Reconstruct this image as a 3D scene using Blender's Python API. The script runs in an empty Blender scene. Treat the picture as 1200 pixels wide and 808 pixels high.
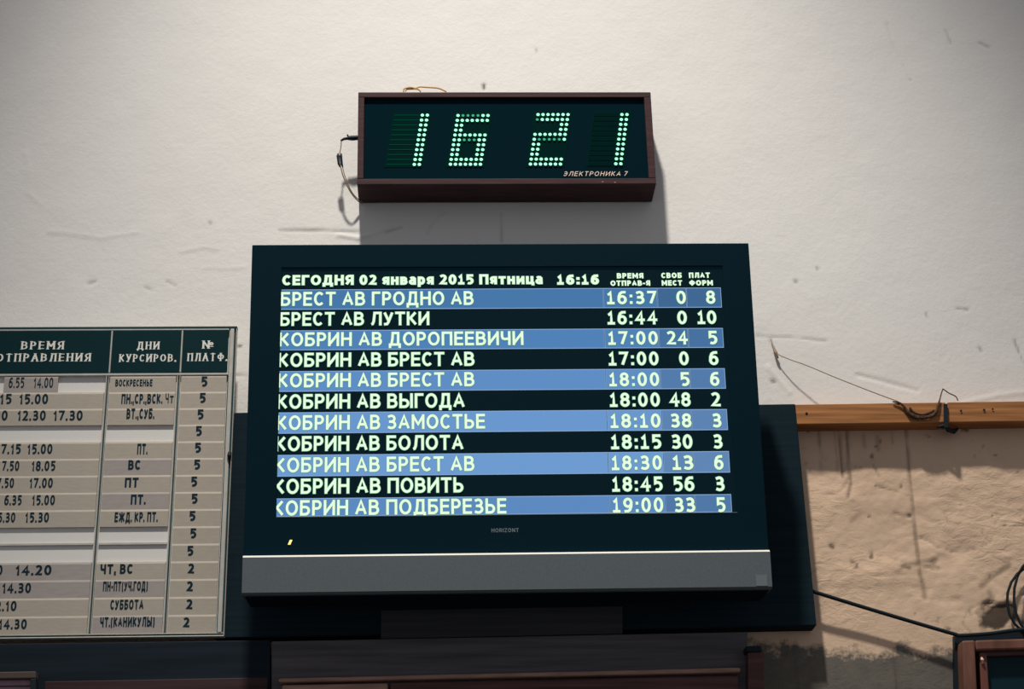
import bpy, math, random
import numpy as np
from mathutils import Vector, Matrix, noise
random.seed(7)
scene = bpy.context.scene
COL = scene.collection

# ---------------------------------------------------------------- camera
F_PX = 2105.0
CAM = Vector((0.0, -2.70, 1.60))
_up = Vector((-104, 4958, -2105)).normalized()       # world Z seen from the camera
_rt = Vector((49400, 142.5, -2105)).normalized()     # world X seen from the camera
_rt = (_rt - _up * _rt.dot(_up)).normalized()
_fw = _up.cross(_rt)                                 # world Y seen from the camera
ROT = Matrix((_rt, _fw, _up))
cam_data = bpy.data.cameras.new('camera')
cam_data.sensor_width = 36.0
cam_data.lens = F_PX * 36.0 / 1200.0
cam_data.clip_start = 0.05
cam = bpy.data.objects.new('camera', cam_data)
COL.objects.link(cam)
cam.matrix_world = Matrix.Translation(CAM) @ ROT.to_4x4()
scene.camera = cam

def ray(px, py):
    return (ROT @ Vector((px - 600.0, 404.0 - py, -F_PX))).normalized()
def P(px, py, y=0.0):
    """point of the upright plane Y = y that is seen at this spot of the photograph"""
    d = ray(px, py)
    return CAM + d * ((y - CAM.y) / d.y)
def PP(px, py, p0, n):
    d = ray(px, py)
    return CAM + d * ((p0 - CAM).dot(n) / d.dot(n))

# ---------------------------------------------------------------- world, lamp, exposure
world = bpy.data.worlds.new('world'); scene.world = world
world.use_nodes = True
world.node_tree.nodes['Background'].inputs[0].default_value = (0.92, 0.93, 1.0, 1)
world.node_tree.nodes['Background'].inputs[1].default_value = 0.26
vs = scene.view_settings
scene.display_settings.display_device = 'sRGB'
vs.view_transform = 'Standard'; vs.look = 'None'; vs.exposure = 0.0; vs.gamma = 1.0
vs.use_curve_mapping = False

LP = P(345, 160)
lamp_d = bpy.data.lights.new('hall_lamp', 'SPOT')
lamp_d.energy = 790.0
lamp_d.color = (1.0, 0.965, 0.895)
lamp_d.shadow_soft_size = 0.11
lamp_d.spot_size = math.radians(39)
lamp_d.spot_blend = 1.0
lamp = bpy.data.objects.new('hall_lamp', lamp_d)
lamp.location = (LP.x, -1.70, LP.z + 3.00)
lamp.rotation_euler = Vector((0.45, 1.7, -3.90)).to_track_quat('-Z', 'Y').to_euler()
COL.objects.link(lamp)

# ---------------------------------------------------------------- materials
def lin(c):
    return tuple(((v / 255.0) / 12.92 if v / 255.0 <= 0.04045 else ((v / 255.0 + 0.055) / 1.055) ** 2.4) for v in c)
def mat(name, col, rough=0.6, spec=0.3, metal=0.0, grain=0.0, scale=(30, 30, 30), bump=0.0, bscale=200.0, emit=None, estr=1.0):
    m = bpy.data.materials.new(name); m.use_nodes = True
    nt = m.node_tree; b = nt.nodes['Principled BSDF']
    b.inputs['Base Color'].default_value = (*col, 1)
    b.inputs['Roughness'].default_value = rough
    b.inputs['Specular IOR Level'].default_value = spec
    b.inputs['Metallic'].default_value = metal
    tc = nt.nodes.new('ShaderNodeTexCoord')
    if grain:
        mp = nt.nodes.new('ShaderNodeMapping'); mp.inputs['Scale'].default_value = scale
        nz = nt.nodes.new('ShaderNodeTexNoise'); nz.inputs['Scale'].default_value = 1.0; nz.inputs['Detail'].default_value = 6
        rp = nt.nodes.new('ShaderNodeValToRGB')
        rp.color_ramp.elements[0].position = 0.3; rp.color_ramp.elements[1].position = 0.7
        rp.color_ramp.elements[0].color = (*[c * (1 - grain) for c in col], 1)
        rp.color_ramp.elements[1].color = (*[min(1, c * (1 + grain)) for c in col], 1)
        nt.links.new(tc.outputs['Object'], mp.inputs[0]); nt.links.new(mp.outputs[0], nz.inputs['Vector'])
        nt.links.new(nz.outputs['Fac'], rp.inputs[0]); nt.links.new(rp.outputs[0], b.inputs['Base Color'])
    if bump:
        n2 = nt.nodes.new('ShaderNodeTexNoise'); n2.inputs['Scale'].default_value = bscale; n2.inputs['Detail'].default_value = 4
        bp = nt.nodes.new('ShaderNodeBump'); bp.inputs['Strength'].default_value = bump; bp.inputs['Distance'].default_value = 0.001
        nt.links.new(tc.outputs['Object'], n2.inputs['Vector']); nt.links.new(n2.outputs['Fac'], bp.inputs['Height'])
        nt.links.new(bp.outputs[0], b.inputs['Normal'])
    if emit:
        b.inputs['Emission Color'].default_value = (*emit, 1); b.inputs['Emission Strength'].default_value = estr
    return m
M = {}
M['tv_black'] = mat('tv_black', (0.0026, 0.0165, 0.0265), 0.6, 0.03, bump=0.15)
M['screen_black'] = mat('screen_black', (0.002, 0.008, 0.012), 0.6, 0.02, emit=(0.0012, 0.006, 0.009), estr=1.0)
M['silver'] = mat('silver', (0.125, 0.150, 0.160), 0.55, 0.2, grain=0.08, scale=(400, 400, 400))
M['silver_edge_lit'] = mat('silver_edge_lit', (0.80, 0.76, 0.68), 0.4, 0.5)  # paler copy of the silver: lamp highlight painted on the top edge
M['panel'] = mat('panel', (0.010, 0.022, 0.030), 0.7, 0.04, grain=0.15, scale=(6, 60, 200))
M['case_wood'] = mat('case_wood', (0.055, 0.026, 0.028), 0.6, 0.1, grain=0.3, scale=(12, 90, 220))
M['clock_glass'] = mat('clock_glass', (0.0025, 0.0135, 0.020), 0.5, 0.0)
M['digit_plate'] = mat('digit_plate', (0.0018, 0.017, 0.016), 0.8, 0.0)
M['dot'] = mat('dot', (0.1, 0.3, 0.2), 0.5, 0.0, emit=(0.34, 1.0, 0.60), estr=1.3)
M['dot_dim'] = mat('dot_dim', (0.02, 0.1, 0.06), 0.5, 0.0, emit=(0.08, 0.62, 0.34), estr=0.6)
M['ghost'] = mat('ghost', (0.001, 0.010, 0.009), 0.5, 0.0, emit=(0.0, 0.10, 0.055), estr=0.5)
M['ghost_weak'] = mat('ghost_weak', (0.001, 0.009, 0.009), 0.5, 0.0, emit=(0.0, 0.010, 0.008), estr=0.5)
M['clock_print'] = mat('clock_print', (0.95, 0.70, 0.58), 0.6, 0.1)
M['text_core'] = mat('text_core', (0.1, 0.1, 0.1), 0.6, 0.0, emit=lin((226, 255, 218)), estr=1.0)
M['text_halo'] = mat('text_halo', (0.02, 0.05, 0.03), 0.6, 0.0, emit=lin((88, 150, 122)), estr=1.0)
M['band_line'] = mat('band_line', (0.02, 0.03, 0.05), 0.6, 0.0, emit=lin((135, 168, 208)), estr=1.0)
M['board_frame'] = mat('board_frame', (0.50, 0.48, 0.43), 0.5, 0.3, grain=0.08, scale=(60, 60, 60))
M['board_back'] = mat('board_back', (0.72, 0.70, 0.66), 0.7, 0.1)
M['groove'] = mat('groove', (0.015, 0.05, 0.06), 0.7, 0.1)
M['header_green'] = mat('header_green', (0.004, 0.026, 0.031), 0.6, 0.05)
M['header_print'] = mat('header_print', (0.80, 0.78, 0.70), 0.6, 0.1)
M['card'] = mat('card', (0.47, 0.415, 0.345), 0.65, 0.15, grain=0.05, scale=(60, 60, 300))
M['card_grey'] = mat('card_grey', (0.40, 0.355, 0.325), 0.65, 0.15, grain=0.06, scale=(50, 60, 200))
M['card_print'] = mat('card_print', (0.008, 0.028, 0.042), 0.7, 0.1)
M['rail_wood'] = mat('rail_wood', (0.36, 0.155, 0.058), 0.65, 0.12, grain=0.35, scale=(7, 120, 170))
M['booth_wood'] = mat('booth_wood', (0.105, 0.098, 0.108), 0.65, 0.1, grain=0.3, scale=(5, 100, 120))
M['booth_red'] = mat('booth_red', (0.10, 0.048, 0.044), 0.6, 0.15, grain=0.35, scale=(7, 100, 150))
M['booth_glow'] = mat('booth_glow', (0.048, 0.026, 0.028), 0.6, 0.1, grain=0.3, scale=(5, 100, 120))
M['booth_left'] = mat('booth_left', (0.013, 0.020, 0.028), 0.65, 0.05, grain=0.2, scale=(5, 100, 120))
M['booth_light'] = mat('booth_light', (0.34, 0.20, 0.15), 0.5, 0.3, grain=0.3, scale=(20, 100, 150))
M['frame_red'] = mat('frame_red', (0.150, 0.066, 0.045), 0.55, 0.2, grain=0.35, scale=(60, 60, 14))
M['pane_dark'] = mat('pane_dark', (0.006, 0.024, 0.032), 0.35, 0.1)
M['black'] = mat('black', (0.010, 0.018, 0.024), 0.6, 0.15)
M['wire_tan'] = mat('wire_tan', (0.30, 0.23, 0.15), 0.6, 0.2)
M['wire_yellow'] = mat('wire_yellow', (0.60, 0.36, 0.12), 0.6, 0.2)
M['cobweb'] = mat('cobweb', (0.33, 0.26, 0.20), 0.9, 0.0)
M['cobweb_dark'] = mat('cobweb_dark', (0.085, 0.052, 0.034), 0.9, 0.0, grain=0.5, scale=(120, 120, 120))
M['picture'] = mat('picture', (0.36, 0.22, 0.25), 0.5, 0.2, grain=0.2, scale=(40, 40, 160))
M['led'] = mat('led', (0.5, 0.4, 0.1), 0.5, 0.2, emit=(1.0, 0.75, 0.25), estr=1.2)
M['floor'] = mat('floor', (0.16, 0.14, 0.12), 0.6, 0.3, grain=0.3, scale=(4, 4, 4))

# ---------------------------------------------------------------- object helpers
ORI = {}                                                    # world origin of every object
def reg(o, org, parent):
    COL.objects.link(o)
    if parent is not None:
        o.parent = parent; o.location = org - ORI[parent]
    else:
        o.location = org
    ORI[o] = org.copy()
    return o
def mk(name, verts, faces, m, parent=None, origin=None, mi=None, smooth=False):
    vs_ = [Vector(v) for v in verts]
    if origin is None:
        if parent is not None: origin = ORI[parent]
        else:
            n = len(vs_); origin = Vector((sum(v.x for v in vs_) / n, max(v.y for v in vs_), min(v.z for v in vs_)))
    me = bpy.data.meshes.new(name)
    me.from_pydata([tuple(v - origin) for v in vs_], [], faces)
    for k in (m if isinstance(m, (list, tuple)) else [m]): me.materials.append(k)
    if mi: me.polygons.foreach_set('material_index', mi)
    if smooth: me.polygons.foreach_set('use_smooth', [True] * len(me.polygons))
    me.update()
    return reg(bpy.data.objects.new(name, me), Vector(origin), parent)
def empty(name, loc, label, cat, group=None):
    o = bpy.data.objects.new(name, None); o.empty_display_size = 0.05
    reg(o, Vector(loc), None); tag(o, label, cat, group); return o
def tag(o, label=None, cat=None, group=None, kind=None):
    if label: o['label'] = label
    if cat: o['category'] = cat
    if group: o['group'] = group
    if kind: o['kind'] = kind
    return o
class MB:
    def __init__(s): s.v = []; s.f = []; s.m = []
    def add(s, v, f, mi=0):
        b = len(s.v); s.v += [Vector(x) for x in v]; s.f += [tuple(b + i for i in q) for q in f]; s.m += [mi] * len(f)
    def prism(s, poly, ext, mi=0):
        """closed prism from a planar polygon (seen counter-clockwise from the front) pushed by ext"""
        n = len(poly); poly = [Vector(p) for p in poly]
        v = poly + [p + ext for p in poly]
        s.add(v, [tuple(range(n)), tuple(range(2 * n - 1, n - 1, -1))] + [(i, i + n, (i + 1) % n + n, (i + 1) % n) for i in range(n)], mi)
    def tube(s, pts, rad, n=8, mi=0):
        pts = [Vector(p) for p in pts]; rings = []
        rad = rad if isinstance(rad, (list, tuple)) else [rad] * len(pts)
        ref = Vector((0.31, 0.83, 0.17)).normalized()
        for i, p in enumerate(pts):
            t = (pts[min(i + 1, len(pts) - 1)] - pts[max(i - 1, 0)]).normalized()
            a = t.cross(ref).normalized(); b = t.cross(a)
            rings.append([p + (a * math.cos(6.2832 * k / n) + b * math.sin(6.2832 * k / n)) * rad[i] for k in range(n)])
        v = [q for r in rings for q in r]; f = []
        for i in range(len(rings) - 1):
            for k in range(n):
                f.append((i * n + k, i * n + (k + 1) % n, (i + 1) * n + (k + 1) % n, (i + 1) * n + k))
        f.append(tuple(range(n - 1, -1, -1))); f.append(tuple(range((len(rings) - 1) * n, len(rings) * n)))
        s.add(v, f, mi)
    def build(s, name, m, parent=None, smooth=False, origin=None):
        return mk(name, s.v, s.f, m, parent, origin, s.m, smooth)
def spline(pts, k=6):
    pts = [Vector(p) for p in pts]; out = []
    for i in range(len(pts) - 1):
        a = pts[max(i - 1, 0)]; b = pts[i]; c = pts[i + 1]; d = pts[min(i + 2, len(pts) - 1)]
        for j in range(k):
            t = j / k
            out.append(0.5 * ((2 * b) + (c - a) * t + (2 * a - 5 * b + 4 * c - d) * t * t + (3 * b - a - 3 * c + d) * t ** 3))
    out.append(pts[-1]); return out
def slab_pts(quad, yf):                                     # photograph spots -> points of the plane Y = yf
    return [P(x, y, yf) for x, y in quad]
def slab(quad, yf, yb, bev=0.0):
    """quad in the order bottom-left, bottom-right, top-right, top-left"""
    b = MB(); b.prism(slab_pts(quad, yf), Vector((0, yb - yf, 0))); return b
def bevel(o, w, seg=2):
    md = o.modifiers.new('bevel', 'BEVEL'); md.width = w; md.segments = seg; md.limit_method = 'ANGLE'; md.angle_limit = math.radians(40)
    return o

# ---------------------------------------------------------------- lettering (own stroke font)
def A(cx, cy, rx, ry, a0, a1):
    n = max(2, int(abs(a1 - a0) / 18))
    return [(cx + rx * math.cos(math.radians(a0 + (a1 - a0) * i / n)), cy + ry * math.sin(math.radians(a0 + (a1 - a0) * i / n))) for i in range(n + 1)]
RND = [A(.5, .5, .5, .5, 90, 450)]
P_BOWL = [(0, 0), (0, 1), (.52, 1)] + A(.52, .72, .48, .28, 72, -72) + [(.52, .44), (0, .44)]
B_LOW = [(.5, .56)] + A(.52, .28, .48, .28, 72, -72) + [(.5, 0)]
DIG3 = [[(.02, .93)] + A(.45, .76, .45, .24, 105, -72) + [(.28, .52)], [(.28, .52)] + A(.45, .26, .55, .26, 80, -105) + [(0, .07)]]
GL = {
 'А': (.76, [[(0, 0), (.5, 1), (1, 0)], [(.18, .32), (.82, .32)]]),
 'Б': (.66, [[(.92, 1), (0, 1), (0, 0)] + B_LOW[::-1] + [(0, .56)]]),
 'В': (.68, [[(0, .53), (0, 1), (.5, 1)] + A(.5, .765, .40, .235, 72, -72) + [(.5, .53)], [(0, .53), (.5, .53)] + A(.54, .265, .46, .265, 72, -72) + [(.5, 0), (0, 0), (0, .53)]]),
 'Г': (.58, [[(1, 1), (0, 1), (0, 0)]]),
 'Д': (.82, [[(0, -.2), (0, 0), (1, 0), (1, -.2)], [(.14, 0), (.25, .5), (.28, 1), (.84, 1), (.84, 0)]]),
 'Е': (.60, [[(1, 1), (0, 1), (0, 0), (1, 0)], [(0, .52), (.92, .52)]]),
 'Ж': (1.05, [[(.5, 0), (.5, 1)], [(.02, 1), (.36, .52), (0, 0)], [(.98, 1), (.64, .52), (1, 0)], [(.36, .52), (.64, .52)]]),
 'З': (.62, DIG3),
 'И': (.74, [[(0, 1), (0, 0)], [(0, 0.04), (1, .96)], [(1, 1), (1, 0)]]),
 'К': (.68, [[(0, 0), (0, 1)], [(.95, 1), (.30, .53)], [(0, .53), (.32, .53)], [(.30, .53), (1, 0)]]),
 'Л': (.76, [[(0, 0), (.10, .03), (.22, .25), (.32, 1), (1, 1), (1, 0)]]),
 'М': (.86, [[(0, 0), (0, 1)], [(0, 1), (.5, .3), (1, 1)], [(1, 1), (1, 0)]]),
 'Н': (.72, [[(0, 0), (0, 1)], [(1, 0), (1, 1)], [(0, .53), (1, .53)]]),
 'О': (.80, RND),
 'П': (.72, [[(0, 0), (0, 1), (1, 1), (1, 0)]]),
 'Р': (.62, [P_BOWL]),
 'С': (.68, [A(.56, .5, .56, .5, 48, 312)]),
 'Т': (.68, [[(0, 1), (1, 1)], [(.5, 1), (.5, 0)]]),
 'У': (.68, [[(0, 1), (.52, .30)], [(1, 1), (.50, .18), (.32, .01), (.08, 0)]]),
 'Ф': (.88, [A(.5, .53, .5, .33, 90, 450), [(.5, 0), (.5, 1)]]),
 'Ц': (.76, [[(0, 1), (0, 0), (1.05, 0), (1.05, -.2)], [(.88, 1), (.88, 0)]]),
 'Ч': (.66, [[(0, 1), (0, .66), (.10, .48), (.35, .42), (1, .46)], [(1, 1), (1, 0)]]),
 'Ь': (.64, [[(0, 1), (0, 0)] + B_LOW[::-1] + [(0, .56)]]),
 'Ы': (.90, [[(0, 1), (0, 0)] + [(x * .68, y) for x, y in B_LOW[::-1]] + [(0, .56)], [(1, 1), (1, 0)]]),
 'Э': (.68, [A(.44, .5, .56, .5, 132, -132), [(.22, .52), (1, .52)]]),
 'Я': (.66, [[(1 - x, y) for x, y in P_BOWL], [(.48, .44), (0, 0)]]),
 '№': (1.15, [[(0, 0), (0, 1)], [(0, 1), (.58, 0)], [(.58, 0), (.58, 1)], A(.86, .62, .14, .2, 90, 450), [(.72, .2), (1, .2)]]),
 'R': (.66, [P_BOWL, [(.5, .44), (1, 0)]]), 'Z': (.66, [[(0, 1), (1, 1), (0, 0), (1, 0)]]), 'I': (.16, [[(.5, 0), (.5, 1)]]),
 'N': (.72, [[(0, 0), (0, 1)], [(0, 1), (1, 0)], [(1, 0), (1, 1)]]), 'H': (.72, [[(0, 0), (0, 1)], [(1, 0), (1, 1)], [(0, .53), (1, .53)]]),
 'O': (.80, RND), 'T': (.68, [[(0, 1), (1, 1)], [(.5, 1), (.5, 0)]]),
 '0': (.62, RND),
 '1': (.50, [[(.0, .78), (.22, .82), (.52, 1), (.52, 0)], [(.02, 0), (1, 0)]]),
 '!': (.40, [[(.0, .72), (.4, .80), (.8, 1), (.8, 0)]]),
 '2': (.60, [[(.0, .90)] + A(.45, .72, .48, .28, 115, -25) + [(.55, .30), (0, 0), (1, 0)]]),
 '3': (.60, DIG3),
 '4': (.66, [[(.74, 0), (.74, 1), (0, .30), (1, .30)]]),
 '5': (.60, [[(.92, 1), (.12, 1), (.08, .56)] + A(.44, .31, .56, .31, 112, -118)]),
 '6': (.62, [A(.5, .31, .5, .31, 90, 450), [(0, .33), (.04, .62), (.22, .88), (.5, .99), (.86, 1)]]),
 '7': (.60, [[(0, 1), (1, 1), (.32, 0)]]),
 '8': (.62, [A(.5, .765, .44, .235, 90, 450), A(.5, .27, .5, .27, 90, 450)]),
 '9': (.62, [A(.5, .69, .5, .31, 90, 450), [(1, .67), (.96, .38), (.78, .12), (.5, .01), (.14, 0)]]),
 ':': (.18, [[(.5, .03), (.5, .05)], [(.5, .64), (.5, .66)]]),
 '.': (.16, [[(.5, 0), (.5, .02)]]), ',': (.16, [[(.6, .04), (.6, -.03), (.3, -.16)]]),
 '(': (.34, [A(1.1, .42, 1.1, .66, 112, 248)]), ')': (.34, [A(-.1, .42, 1.1, .66, 68, -68)]),
 '-': (.34, [[(0, .4), (1, .4)]]),
 'р': (.58, [[(0, -.28), (0, .74)], A(.48, .37, .5, .37, 90, 450)]),
 'а': (.56, [[(.08, .68), (.35, .75), (.7, .74), (.95, .62), (.97, 0)], A(.45, .21, .47, .21, 90, 450)]),
}
for lo, up_ in zip('янвтиц', 'ЯНВТИЦ'):
    GL[lo] = (GL[up_][0] * .84, [[(x, y * .74) for x, y in st] for st in GL[up_][1]])

def stroke(out, pts, w, serif):
    """mitred ribbon of width w along pts"""
    q = [pts[0]]
    for p in pts[1:]:
        if math.hypot(p[0] - q[-1][0], p[1] - q[-1][1]) > 1e-6: q.append(p)
    if len(q) < 2: return
    pts = q
    closed = math.hypot(pts[0][0] - pts[-1][0], pts[0][1] - pts[-1][1]) < 1e-5
    if closed: pts = pts[:-1]
    n = len(pts)
    def d(a, b):
        l = math.hypot(b[0] - a[0], b[1] - a[1]); return ((b[0] - a[0]) / l, (b[1] - a[1]) / l)
    segs = [d(pts[i], pts[(i + 1) % n]) for i in range(n if closed else n - 1)]
    P_ = [list(p) for p in pts]
    if not closed:
        for idx, sg, sgn in ((0, segs[0], -1), (-1, segs[-1], 1)):
            e = w / 2 * (1.0 if max(abs(sg[0]), abs(sg[1])) > .97 else 0.35)
            P_[idx][0] += sg[0] * e * sgn; P_[idx][1] += sg[1] * e * sgn
    if serif:
        for i, sg in enumerate(segs):
            a = P_[i]; b = P_[(i + 1) % n]
            ww = w * (.38 + .62 * abs(sg[1])) / 2 * (1.0)
            nx, ny = -sg[1] * ww, sg[0] * ww
            out.append([(a[0] + nx, a[1] + ny), (a[0] - nx, a[1] - ny), (b[0] - nx, b[1] - ny), (b[0] + nx, b[1] + ny)])
        for i, sg in enumerate(segs):                       # slab serifs where an upright meets the base or the cap line
            if abs(sg[1]) < .8: continue
            for p in (P_[i], P_[(i + 1) % n]):
                if min(abs(p[1]), abs(p[1] - serif)) < w * .75:
                    k = w * .80; h = w * .17; y = h if p[1] < serif / 2 else serif - h
                    out.append([(p[0] - k, y - h), (p[0] + k, y - h), (p[0] + k, y + h), (p[0] - k, y + h)])
        return
    L = []; R_ = []
    for i in range(n):
        if closed: s0, s1 = segs[i - 1], segs[i]
        else: s0 = segs[max(i - 1, 0)]; s1 = segs[min(i, n - 2)]
        mx, my = -(s0[1] + s1[1]), s0[0] + s1[0]
        ml = math.hypot(mx, my)
        if ml < 1e-4: mx, my = -s0[1], s0[0]; ml = 1
        mx /= ml; my /= ml
        c = max(mx * -s0[1] + my * s0[0], .62)
        k = w / 2 / c
        L.append((P_[i][0] + mx * k, P_[i][1] + my * k)); R_.append((P_[i][0] - mx * k, P_[i][1] - my * k))
    for i in range(n if closed else n - 1):
        j = (i + 1) % n
        out.append([R_[i], R_[j], L[j], L[i]])

def lay(s, W, H, sw, shear=0.0, serif=False, gap=.17, fat=0.0):
    """polygons of the string in a W x H box; sw = stroke width, fat = extra outline"""
    adv = []; tot = 0
    for i, ch in enumerate(s):
        if ch == ' ': adv.append((tot, .30)); tot += .33; continue
        w = GL[ch][0]; adv.append((tot, w)); tot += w + gap
    tot -= gap
    k = W / (tot * H)                                       # letters are drawn at their natural width, then fitted
    polys = []
    for ch, (x0, w) in zip(s, adv):
        if ch == ' ': continue
        gw = w * H
        for st in GL[ch][1]:
            pts = [(x0 * H + min(sw, gw) / 2 + x * max(gw - sw, 0), sw / 2 + y * (H - sw)) for x, y in st]
            stroke(polys, pts, sw + fat, H if serif else 0)
    return [[(x * k + y * shear, y) for x, y in p] for p in polys]

class Plane:
    """a flat face in the room: origin, right axis, up axis, outward normal"""
    def __init__(s, p0, right, up):
        s.o = Vector(p0); s.r = Vector(right).normalized(); s.n = s.r.cross(Vector(up)).normalized(); s.u = s.n.cross(s.r)
    def uv(s, px, py, off=0.0):
        p = PP(px, py, s.o + s.n * off, s.n) - s.o
        return p.dot(s.r), p.dot(s.u)
    def at(s, u, v, off=0.0): return s.o + s.r * u + s.u * v + s.n * off
def print_text(pl, s, x0, x1, yb, cap, name, m, parent, off, sw=.16, shear=0, serif=False, slope=0.0, halo=None, gap=.17, rot=0.0, lean=None):
    u0, v0 = pl.uv(x0, yb, off); u1, _ = pl.uv(x1, yb + slope * (x1 - x0), off); _, vt = pl.uv(x0, yb - cap, off)
    W = u1 - u0; H = vt - v0
    b = MB(); c, sn = math.cos(rot), math.sin(rot)
    sets = [(0, 0.0, off)] if not halo else [(1, halo * H, off), (0, 0.0, off + .0004)]
    for mi, fat, o in sets:
        for i_, p in enumerate(lay(s, W, H, sw * H, shear, serif, gap, fat)):
            o_ = o + (i_ % 9) * 1.2e-5
            b.add([pl.at(u0 + x * c - y * sn, v0 + x * sn + y * c, o_ + (lean[1] * (v0 + y - lean[0]) if lean else 0)) for x, y in p], [tuple(range(len(p)))], mi)
    return b.build(name, m, parent)

# ---------------------------------------------------------------- wall with plaster relief
RT = P(1200, 470); RL = P(935, 474)
rail_slope = (RT.z - RL.z) / (RT.x - RL.x)
def rail_z(x): return RL.z + (x - RL.x) * rail_slope
xs = np.concatenate([[-4.0, -2.6, -1.6], np.arange(-0.98, 1.20, 0.0032), [1.7, 2.8, 4.0]])
zs = np.concatenate([[0.0, .8, 1.6, 2.1], np.arange(2.26, 3.50, 0.0032), [3.8, 4.3, 5.2]])
XX, ZZ = np.meshgrid(xs, zs)
def vnoise(X, Z, s, seed):
    x = X * s + 100; z = Z * s + 100
    xi = np.floor(x).astype(np.int64); zi = np.floor(z).astype(np.int64); fx = x - xi; fz = z - zi
    fx = fx * fx * (3 - 2 * fx); fz = fz * fz * (3 - 2 * fz)
    def h(a, b):
        v = (a * 374761393 + b * 668265263 + seed * 974711) & 0x7fffffff
        v = ((v ^ (v >> 13)) * 1274126177) & 0x7fffffff
        return ((v ^ (v >> 16)) & 0xffff) / 65535.0 * 2 - 1
    return (h(xi, zi) * (1 - fx) + h(xi + 1, zi) * fx) * (1 - fz) + (h(xi, zi + 1) * (1 - fx) + h(xi + 1, zi + 1) * fx) * fz
def fbm(X, Z, s, seed, o=4):
    r = 0; a = 1
    for k in range(o): r = r + a * vnoise(X, Z, s * 2 ** k, seed + k); a *= .5
    return r
def dist_line(pts):
    """distance from every wall point to a polyline given at spots of the photograph"""
    D = np.full(XX.shape, 9.0); w = [P(x, y) for x, y in pts]
    for a, b in zip(w[:-1], w[1:]):
        dx, dz = b.x - a.x, b.z - a.z; l2 = dx * dx + dz * dz + 1e-12
        t = np.clip(((XX - a.x) * dx + (ZZ - a.z) * dz) / l2, 0, 1)
        D = np.minimum(D, np.hypot(XX - a.x - t * dx, ZZ - a.z - t * dz))
    return D
low = np.clip((RL.z + (XX - RL.x) * rail_slope - .02 - ZZ) / .02, 0, 1)
low = low * np.clip((XX - .35) / .05, 0, 1)
H_ = .0012 * fbm(XX, ZZ, 2.2, 3) + .00022 * fbm(XX, ZZ, 24, 11)
lump = fbm(XX * 1.0, ZZ * 1.5, 17, 21, 5)
rough_zone = np.clip(fbm(XX, ZZ, 4, 31) * .6 + .55, 0, 1) * low
H_ = H_ + low * (.0016 * fbm(XX, ZZ, 6, 41)) + rough_zone * (.0021 * lump) + low * .0006 * np.abs(fbm(XX, ZZ, 38, 51, 3))
stain = np.zeros(XX.shape); warp = .0025 * fbm(XX, ZZ, 40, 61)
def groove(pts, wid, depth, st=0.0):
    global H_, stain
    D = np.abs(dist_line(pts) + warp * .5); g = np.exp(-(D / wid) ** 2)
    H_ = H_ - depth * g
    if st: stain = np.maximum(stain, st * g)
for pts, wid, dep, st in [
    ([(58, 272), (85, 274), (118, 279), (160, 273)], .004, -.0005, .07), ([(328, 270), (375, 270), (421, 272)], .0025, .0009, .45),
    ([(396, 276), (421, 280), (452, 271)], .003, -.0018, .12), ([(452, 272), (470, 267)], .003, .001, .30),
    ([(500, 275), (507, 262), (516, 253), (522, 251)], .003, -.0015, .12), ([(588, 250), (588, 284)], .0022, .0012, .25),
    ([(31, 180), (34, 200), (32, 225), (48, 240)], .004, -.0005, 0), ([(212, 296), (240, 290), (255, 293)], .003, -.0004, .1),
    ([(240, 314), (265, 315), (290, 313)], .003, -.0004, .06), ([(276, 440), (290, 441)], .002, .001, .45),
    ([(105, 332), (112, 330)], .003, .001, .3), ([(170, 337), (178, 340)], .002, .001, .3), ([(195, 330), (206, 335)], .002, .001, .3),
    ([(888, 394), (930, 396), (968, 400)], .002, .0008, .25), ([(1005, 440), (1035, 447), (1075, 458)], .003, .0012, .06),
    ([(900, 430), (912, 445), (925, 460)], .004, -.001, 0), ([(1122, 362), (1134, 363)], .002, .001, .45), ([(1125, 474), (1168, 464), (1200, 460)], .004, -.001, .05),
    ([(1108, 35), (1115, 52)], .002, .001, .25), ([(1148, 50), (1158, 55)], .003, .001, .3), ([(1040, 30), (1050, 60), (1066, 90)], .003, .001, .03)]:
    groove(pts, wid, dep, st)
for pts, wid, st in [([(959, 500), (961, 538), (962, 552)], .0022, .42), ([(983, 500), (986, 545), (988, 560)], .0022, .55),
    ([(992, 500), (994, 545), (997, 566), (993, 584)], .0026, .60), ([(978, 505), (981, 552)], .0018, .25),
    ([(1061, 500), (1066, 560), (1071, 610), (1077, 660), (1078, 672), (1083, 690), (1084, 702)], .0024, .52),
    ([(1083, 690), (1084, 701)], .004, .5), ([(1028, 512), (1029, 528)], .003, .4), ([(1012, 510), (1013, 524)], .003, .35), ([(1045, 505), (1046, 520)], .002, .3),
    ([(1020, 540), (1030, 559)], .0015, .3), ([(974, 640), (976, 642)], .003, .8), ([(1029, 571), (1045, 575), (1051, 576)], .002, .6),
    ([(1057, 664), (1066, 666)], .003, .6), ([(1048, 601), (1060, 606)], .003, .4), ([(998, 612), (1008, 603)], .004, .3), ([(1150, 688), (1166, 675), (1182, 664)], .004, .5),
    ([(1160, 695), (1163, 705)], .004, .45), ([(903, 398), (906, 408)], .002, .25), ([(1189, 398), (1194, 412), (1200, 425)], .0016, .45),
    ([(567, 100), (567, 104)], .003, .9), ([(628, 58), (629, 61)], .003, .4), ([(905, 447), (907, 448)], .003, .7), ([(932, 330), (933, 331)], .003, .5), ([(957, 314), (958, 316)], .002, .4),
    ([(1085, 367), (1087, 372)], .002, .4), ([(1148, 407), (1150, 411)], .002, .4), ([(246, 261), (247, 262)], .002, .4), ([(280, 406), (282, 406)], .003, .9), ([(1066, 92), (1068, 94)], .002, .6)]:
    groove(pts, wid, .0006 if st < .5 else .001, st)
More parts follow.
